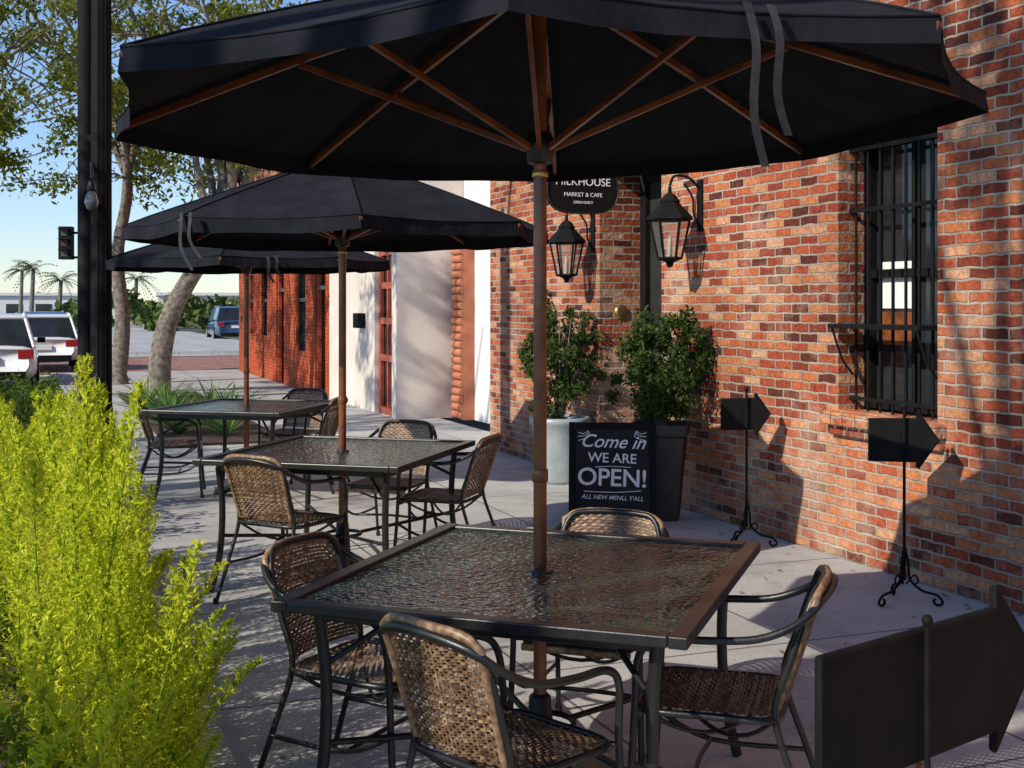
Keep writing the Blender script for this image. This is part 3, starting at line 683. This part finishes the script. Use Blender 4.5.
# ---------------------------------------------------------------- lamp post
lp=empty('street_lamp',(-3.34,10.0,0))
mb=MB()
mb.lathe([(.0,0),(.2,0),(.2,.12),(.16,.16),(.15,.40),(.17,.44),(.115,.52),(.085,.75),(.078,4.6),(.05,5.2),(0,5.2)],(0,0,0),0,16)
for i in range(8):
    a=i*math.pi/4; mb.tube([(.08*math.cos(a),.08*math.sin(a),.75),(.074*math.cos(a),.074*math.sin(a),4.5)],.009,0,5)
mb.tube([(0,0,4.6),(.1,0,5.4),(.5,0,5.7),(.9,0,5.5)],.03,0,8,5); mb.lathe([(.02,.15),(.22,0),(.2,-.05),(.1,-.2),(0,-.22)],(.9,0,5.45),0,14)
mb.obj('post',[M_blackm],lp)
mb=MB(); mb.lathe([(.0,0),(.09,0),(.09,.1),(.06,.14),(.058,5.4),(0,5.4)],(-.148,.05,0),0,14)
for z in(1.0,2.9): mb.box((-.1,.02,z),(.17,.05,.05))
mb.obj('sign_pole',[M_blackm],lp)
mb=MB(); mb.tube([(-.02,-.08,2.62),(-.02,-.17,2.68),(-.02,-.17,2.55)],.01,0,6,4); mb.lathe([(.0,.14),(.03,.13),(.035,.06),(.03,.05),(.0,.05)],(-.02,-.17,2.40),0,10); mb.lathe([(.025,.05),(.045,.01),(.055,-.04),(.04,-.09),(0,-.11)],(-.02,-.17,2.40),1,12)
bulbm=mat('clear_bulb',(.12,.12,.115),(.2,.2,.19),5,.08,0,0,1,.8)
mb.obj('hanging_bulb',[M_black,bulbm],lp)
ts=empty('traffic_signal',(-10.45,30,0)); mb=MB()
mb.lathe([(0,-.15),(.16,-.15),(.12,.3),(.09,.5),(.08,4.2),(0,4.2)],(0,0,0),0,12)
mb.tube([(0,0,3.3),(-.35,0,3.3)],.03); mb.tube([(0,0,2.7),(-.35,0,2.7)],.03)
mb.box((-.42,0,3.05),(.3,.25,.8))
for k in range(3):
    mb.box((-.42,-.18,3.14+.25*(k-1)),(.24,.2,.015)); mb.box((-.42,-.135,3.05+.25*(k-1)),(.16,.02,.16),1+k%2)
mb.obj('signal_head_and_pole',[M_blackm,mat('signal_green',(.02,.06,.04),None),mat('signal_red',(.07,.01,.01),None)],ts)
# ---------------------------------------------------------------- trees
def tree(name,base,trunk,cc,crad,nclump,per,leaf,seed,r0,rc=(.22,.5)):
    rs=random.Random(seed); e=empty(name,base); mb=MB()
    TP=cr(trunk,6); n=len(TP)
    mb.tube(TP,[r0*(1.35 if i==0 else 1)*(1-.55*i/n) for i in range(n)],1,12)
    cc=Vector(cc); prim=[]
    for k in range(10):
        th=k*2.4+rs.random(); el=rs.uniform(-.15,1.2)
        tgt=cc+Vector((math.cos(th)*math.cos(el)*crad[0],math.sin(th)*math.cos(el)*crad[1],math.sin(el)*crad[2]))*rs.uniform(.6,.85)
        st=TP[int(n*rs.uniform(.6,.99))]
        mid=(st+tgt)/2+Vector((rs.uniform(-.3,.3),rs.uniform(-.3,.3),rs.uniform(.0,.5)))
        L=cr([st,(st+mid)/2+Vector((rs.uniform(-.15,.15),rs.uniform(-.15,.15),.1)),mid,tgt],5); prim.append(L)
        mb.tube(L,[r0*.42,r0*.1],1,7)
    cs=[]
    for k in range(nclump):
        while True:
            p=Vector((rs.uniform(-1,1),rs.uniform(-1,1),rs.uniform(-1,1)))
            if .3<p.length<1: break
        c=cc+Vector((p.x*crad[0],p.y*crad[1],p.z*crad[2]))*(1.12 if rs.random()<.2 else 1)
        best=min((q for L in prim for q in L[4:]),key=lambda q:(q-c).length)
        if (best-c).length>2.2 and rs.random()<.6: c=best+(c-best)*.5
        m=(best+c)/2+Vector((rs.uniform(-.15,.15),rs.uniform(-.15,.15),rs.uniform(0,.2)))
        mb.tube([best,m,c],[r0*.09,.008],1,4,3)
        r=rs.uniform(*rc); cs.append((c,(r*1.2,r*1.2,r*.7)))
    leaves(mb,cs,per,0,leaf,0)
    mb.obj('trunk_and_crown',[M_leafT,M_bark],e)
tree('oak_tree',(-5.75,20,0),[(0,0,0),(.05,0,.8),(.25,0,1.5),(.7,.1,2.3),(1.2,.2,3.0),(1.5,.2,4.0)],(.6,.5,5.8),(3.2,2.8,2.0),95,90,.055,1,.2)
tree('oak_tree',(-7.7,24,0),[(0,0,0),(.1,0,1.2),(0,0,2.5),(.2,0,3.8),(.1,0,5)],(-.5,0,6.1),(3.8,3,2.7),115,95,.06,2,.17)
tree('oak_tree',(-9.9,19,0),[(0,0,0),(.1,0,1.5),(.3,0,3),(.7,0,4.4)],(1.0,0,5.2),(2.6,2.4,2.1),85,90,.055,3,.19)
tree('oak_tree',(-6.6,33,0),[(0,0,0),(.1,0,1.5),(0,0,3),(.1,0,4.4)],(0,0,6),(3,3,2.6),55,90,.07,4,.17)
# street trees beside / behind the viewpoint (dappled shade)
tree('oak_tree',(-5.6,-.6,0),[(0,0,0),(.05,0,1.5),(.3,.1,3.5),(.9,.2,6.4)],(2.2,1.2,9.2),(3.0,2.6,1.3),85,110,.06,5,.2,(.25,.5))
tree('oak_tree',(-11.2,4.6,0),[(0,0,0),(.05,0,1.5),(.2,.1,3),(.3,.1,4.6)],(.3,.4,6.6),(2.6,2.6,1.3),34,100,.06,8,.2,(.3,.5))
tree('oak_tree',(-8.6,10.6,0),[(0,0,0),(.05,0,1.5),(.2,.1,3),(.3,.1,4.6)],(.5,.2,6.6),(2.3,2.3,1.3),34,95,.06,9,.2,(.25,.45))
# distant tree mass
mb=MB(); cs=[]
for i in range(240):
    x=rs.uniform(-150,-25); y=rs.uniform(170,230); h=rs.uniform(0,1)**1.6*3.6*(.35+.65*math.sin(x*.17)**2); cs.append(((x,y,h),(3.0,3,1.2)))
for i in range(36):
    x=rs.uniform(-32,-17); y=rs.uniform(70,95); cs.append(((x,y,rs.uniform(0,2.0)),(1.1,1.1,.7)))
leaves(mb,cs,60,0,.4,0); mb.obj('distant_trees',[M_far])
def palm(x,y,h,seed):
    rs=random.Random(seed); mb=MB(); mb.tube([(0,0,0),(.1,0,h*.5),(.2,0,h)],[.22,.14],1,8,4)
    for i in range(26):
        a=rs.random()*6.28; up=rs.uniform(-.5,1.2); d=Vector((math.cos(a),math.sin(a),0)); t=Vector((-d.y,d.x,0)); l=rs.uniform(1.3,1.9)
        for j in range(9):
            f=(j+1)/9; c=Vector((.2,0,h))+d*l*f*math.cos(up*(1-f*.3))+Vector((0,0,l*f*math.sin(up)-.9*f*f*l*.6))
            for s in(-1,1): mb.add([c,c+d*.12,c+t*s*.38*(1.1-f)+d*.18+Vector((0,0,-.12))],[(0,1,2)],0)
    mb.obj('palm_tree',[M_palm,M_bark],loc=(x,y,-.15))
for i,(x,y,h) in enumerate([(-36,92,4.4),(-33.2,90,3.5),(-44,110,4.8),(-40,118,3.9),(-29.5,96,3.8)]): palm(x,y,h,i)
def shop(name,x,y,w,dp,h,m,rot=.3):
    mb=MB(); mb.box2((-w/2,-dp/2,0),(w/2,dp/2,h),0); mb.box2((-w/2-.2,-dp/2-.3,h),(w/2+.2,dp/2+.2,h+.35),1)
    n=int(w/3)
    for i in range(n):
        cx=-w/2+(i+.5)*w/n; mb.box2((cx-.9,-dp/2-.06,.4),(cx+.9,-dp/2-.003,h*.65),2)
    mb.obj(name,[m,M_white,M_darkglass],loc=(x,y,-.15),rot=rot)
shop('distant_shop_building',-62,150,26,10,2.8,M_white); shop('distant_shop_building',-36,150,14,10,2.8,M_stucco)
# ---------------------------------------------------------------- cars
M_tail=mat('tail_light',(.35,.01,.01),None,rough=.2)
def car(name,loc,rot,paint,H=1.5,L=4.4,Wd=1.8):
    e=empty(name,loc,rot); hw=Wd/2; mb=MB()
    belt=.60*H
    st=[(-.5,.42,belt*.93,.80),(-.488,.30,belt*1.0,.90),(-.44,.24,belt*1.03,.965),(-.25,.2,belt*1.01,1.0),(0,.19,belt*.98,1.0),(.22,.2,belt*.95,1.0),(.38,.22,belt*.86,.965),(.46,.26,belt*.77,.88),(.495,.34,belt*.62,.74)]
    rows=[]
    for f,zl,zb,w in st:
        w*=hw; y=f*L
        rows.append([(-w*.9,y,zl),(-w,y,zl+.12),(-w*1.0,y,(zl+zb)/2),(-w*.97,y,zb-.07),(-w*.88,y,zb),(0,y,zb+.02),(w*.88,y,zb),(w*.97,y,zb-.07),(w,y,(zl+zb)/2),(w,y,zl+.12),(w*.9,y,zl)])
    vs=[p for r in rows for p in r]; n=11; fs=[]
    for i in range(len(rows)-1):
        for j in range(n): fs.append((i*n+j,i*n+(j+1)%n,(i+1)*n+(j+1)%n,(i+1)*n+j))
    fs+= [tuple(range(n)),tuple(range((len(rows)-1)*n,len(rows)*n))[::-1]]
    mb.add(vs,fs,0,True); o=mb.obj('body',[paint],e); ss=o.modifiers.new('s','SUBSURF'); ss.levels=1; ss.render_levels=1
    mb=MB()
    cb=[(-.47,.80,belt*1.0,0),(-.40,.80,H*.955,.0),(-.30,.80,H,.0),(0,.8,H,.0),(.10,.8,H*.965,0),(.27,.85,belt*.98,0)]
    g=[];
    for k,(f,w,z,_) in enumerate(cb):
        y=f*L; zb=belt*.97; wb=hw*.90; wt=hw*.70
        g.append([(-wb,y,zb),(-(wb+(wt-wb)*(z-zb)/(H-zb)),y,z),((wb+(wt-wb)*(z-zb)/(H-zb)),y,z),(wb,y,zb)])
    for i in range(len(g)-1):
        for j in range(3):
            mb.add([g[i][j],g[i][j+1],g[i+1][j+1],g[i+1][j]],[(0,1,2,3)], 0 if (j==1 and i in(1,2,3)) else 1)
    for s in(0,3):
        t=1 if s==0 else 2
        for i in (1,3,4): 
            mb.tube([g[i][s],g[i][t]],.035,0,6)
        mb.tube([g[5][s],g[4][t],g[3][t],g[2][t],g[1][t],g[0][s]],.035,0,6)
    mb.tube([g[1][1],g[1][2]],.04,0,6); mb.tube([g[4][1],g[4][2]],.035,0,6)
    mb.obj('cabin',[paint,M_darkglass],e)
    mb=MB()
    for sx in(-1,1):
        for fy in(-.30,.31):
            for (r,w0,w1,mi) in((.33,-.10,.10,0),(.21,.10,.112,1)):
                vs=[];k=20
                for q in(w0,w1):
                    for j in range(k):
                        a=2*math.pi*j/k; vs.append((sx*(hw-.1+q),fy*L+r*math.cos(a),.33+r*math.sin(a)))
                mb.add(vs,[tuple(range(k)),tuple(range(k,2*k))]+[(j,(j+1)%k,k+(j+1)%k,k+j) for j in range(k)],mi)
        mb.box((sx*hw*.74,-.492*L,belt*.84),(.28,.09,.17),2); mb.box((sx*hw*.70,.478*L,belt*.62),(.34,.10,.12),3); mb.box((sx*(hw+.06),.17*L,belt*1.05),(.16,.1,.11),0)
    mb.box((0,-.493*L,.36),(Wd*.74,.10,.16),0); mb.box((0,-.504*L,belt*.72),(.42,.03,.12),3); mb.box((0,.49*L,.4),(Wd*.6,.1,.16),0)
    mb.obj('wheels_and_lights',[M_blackm,M_steel,M_tail,M_white],e,bevel=.01)
Wp=mat('white_car_paint',(.72,.72,.72),(.76,.76,.76),2,.25,0,0,1,.5,.8); Bp=mat('blue_car_paint',(.02,.07,.16),(.025,.08,.18),2,.25,0,0,1,.5,.8)
hd=math.atan2(.365,.931)
car('parked_car',(-10.55,24.9,-.15),hd,Wp,1.52,4.3,1.8)
car('parked_car',(-12.45,32.6,-.15),hd,Wp,1.46,4.5,1.8)
car('parked_car',(-13.3,58,-.15),R(20),Bp,1.62,4.5,1.85)
car('parked_car',(-17.3,45.5,-.15),hd,Bp,1.45,4.4,1.8)
# ---------------------------------------------------------------- light, sky, camera
tv=Vector((.2,.165,-.17))
sl=bpy.data.lights.new('sun','SUN'); sl.energy=5.0; sl.angle=R(.5); sl.color=(1,.93,.80); so=bpy.data.objects.new('sun',sl); scene.collection.objects.link(so)
so.rotation_euler=tv.to_track_quat('-Z','Y').to_euler(); so.location=(-10,-7,12)
w=bpy.data.worlds.new('World'); scene.world=w; w.use_nodes=True; nt=w.node_tree; bg=nt.nodes['Background']
sk=nt.nodes.new('ShaderNodeTexSky'); sk.sky_type='NISHITA'; sk.sun_disc=False; sk.sun_elevation=math.atan2(.17,.259); sk.sun_rotation=math.atan2(-.2,-.165); sk.air_density=1.0; sk.dust_density=.1; sk.ozone_density=3.0
mt=nt.nodes.new('ShaderNodeMix'); mt.data_type='RGBA'; mt.blend_type='MULTIPLY'; mt.inputs[0].default_value=1; mt.inputs[7].default_value=(.92,.97,1.12,1)
nt.links.new(sk.outputs[0],mt.inputs[6]); nt.links.new(mt.outputs[2],bg.inputs['Color']); bg.inputs['Strength'].default_value=.15
cam=bpy.data.cameras.new('camera'); co=bpy.data.objects.new('camera',cam); scene.collection.objects.link(co)
co.location=(0,0,1.54); co.rotation_euler=(R(90),0,0); cam.sensor_width=36; cam.lens=36*1230/1024; cam.shift_y=-79/1024; cam.clip_end=4000; cam.clip_start=.05
scene.camera=co
scene.view_settings.view_transform='Standard'; scene.view_settings.look='None'; scene.view_settings.exposure=0
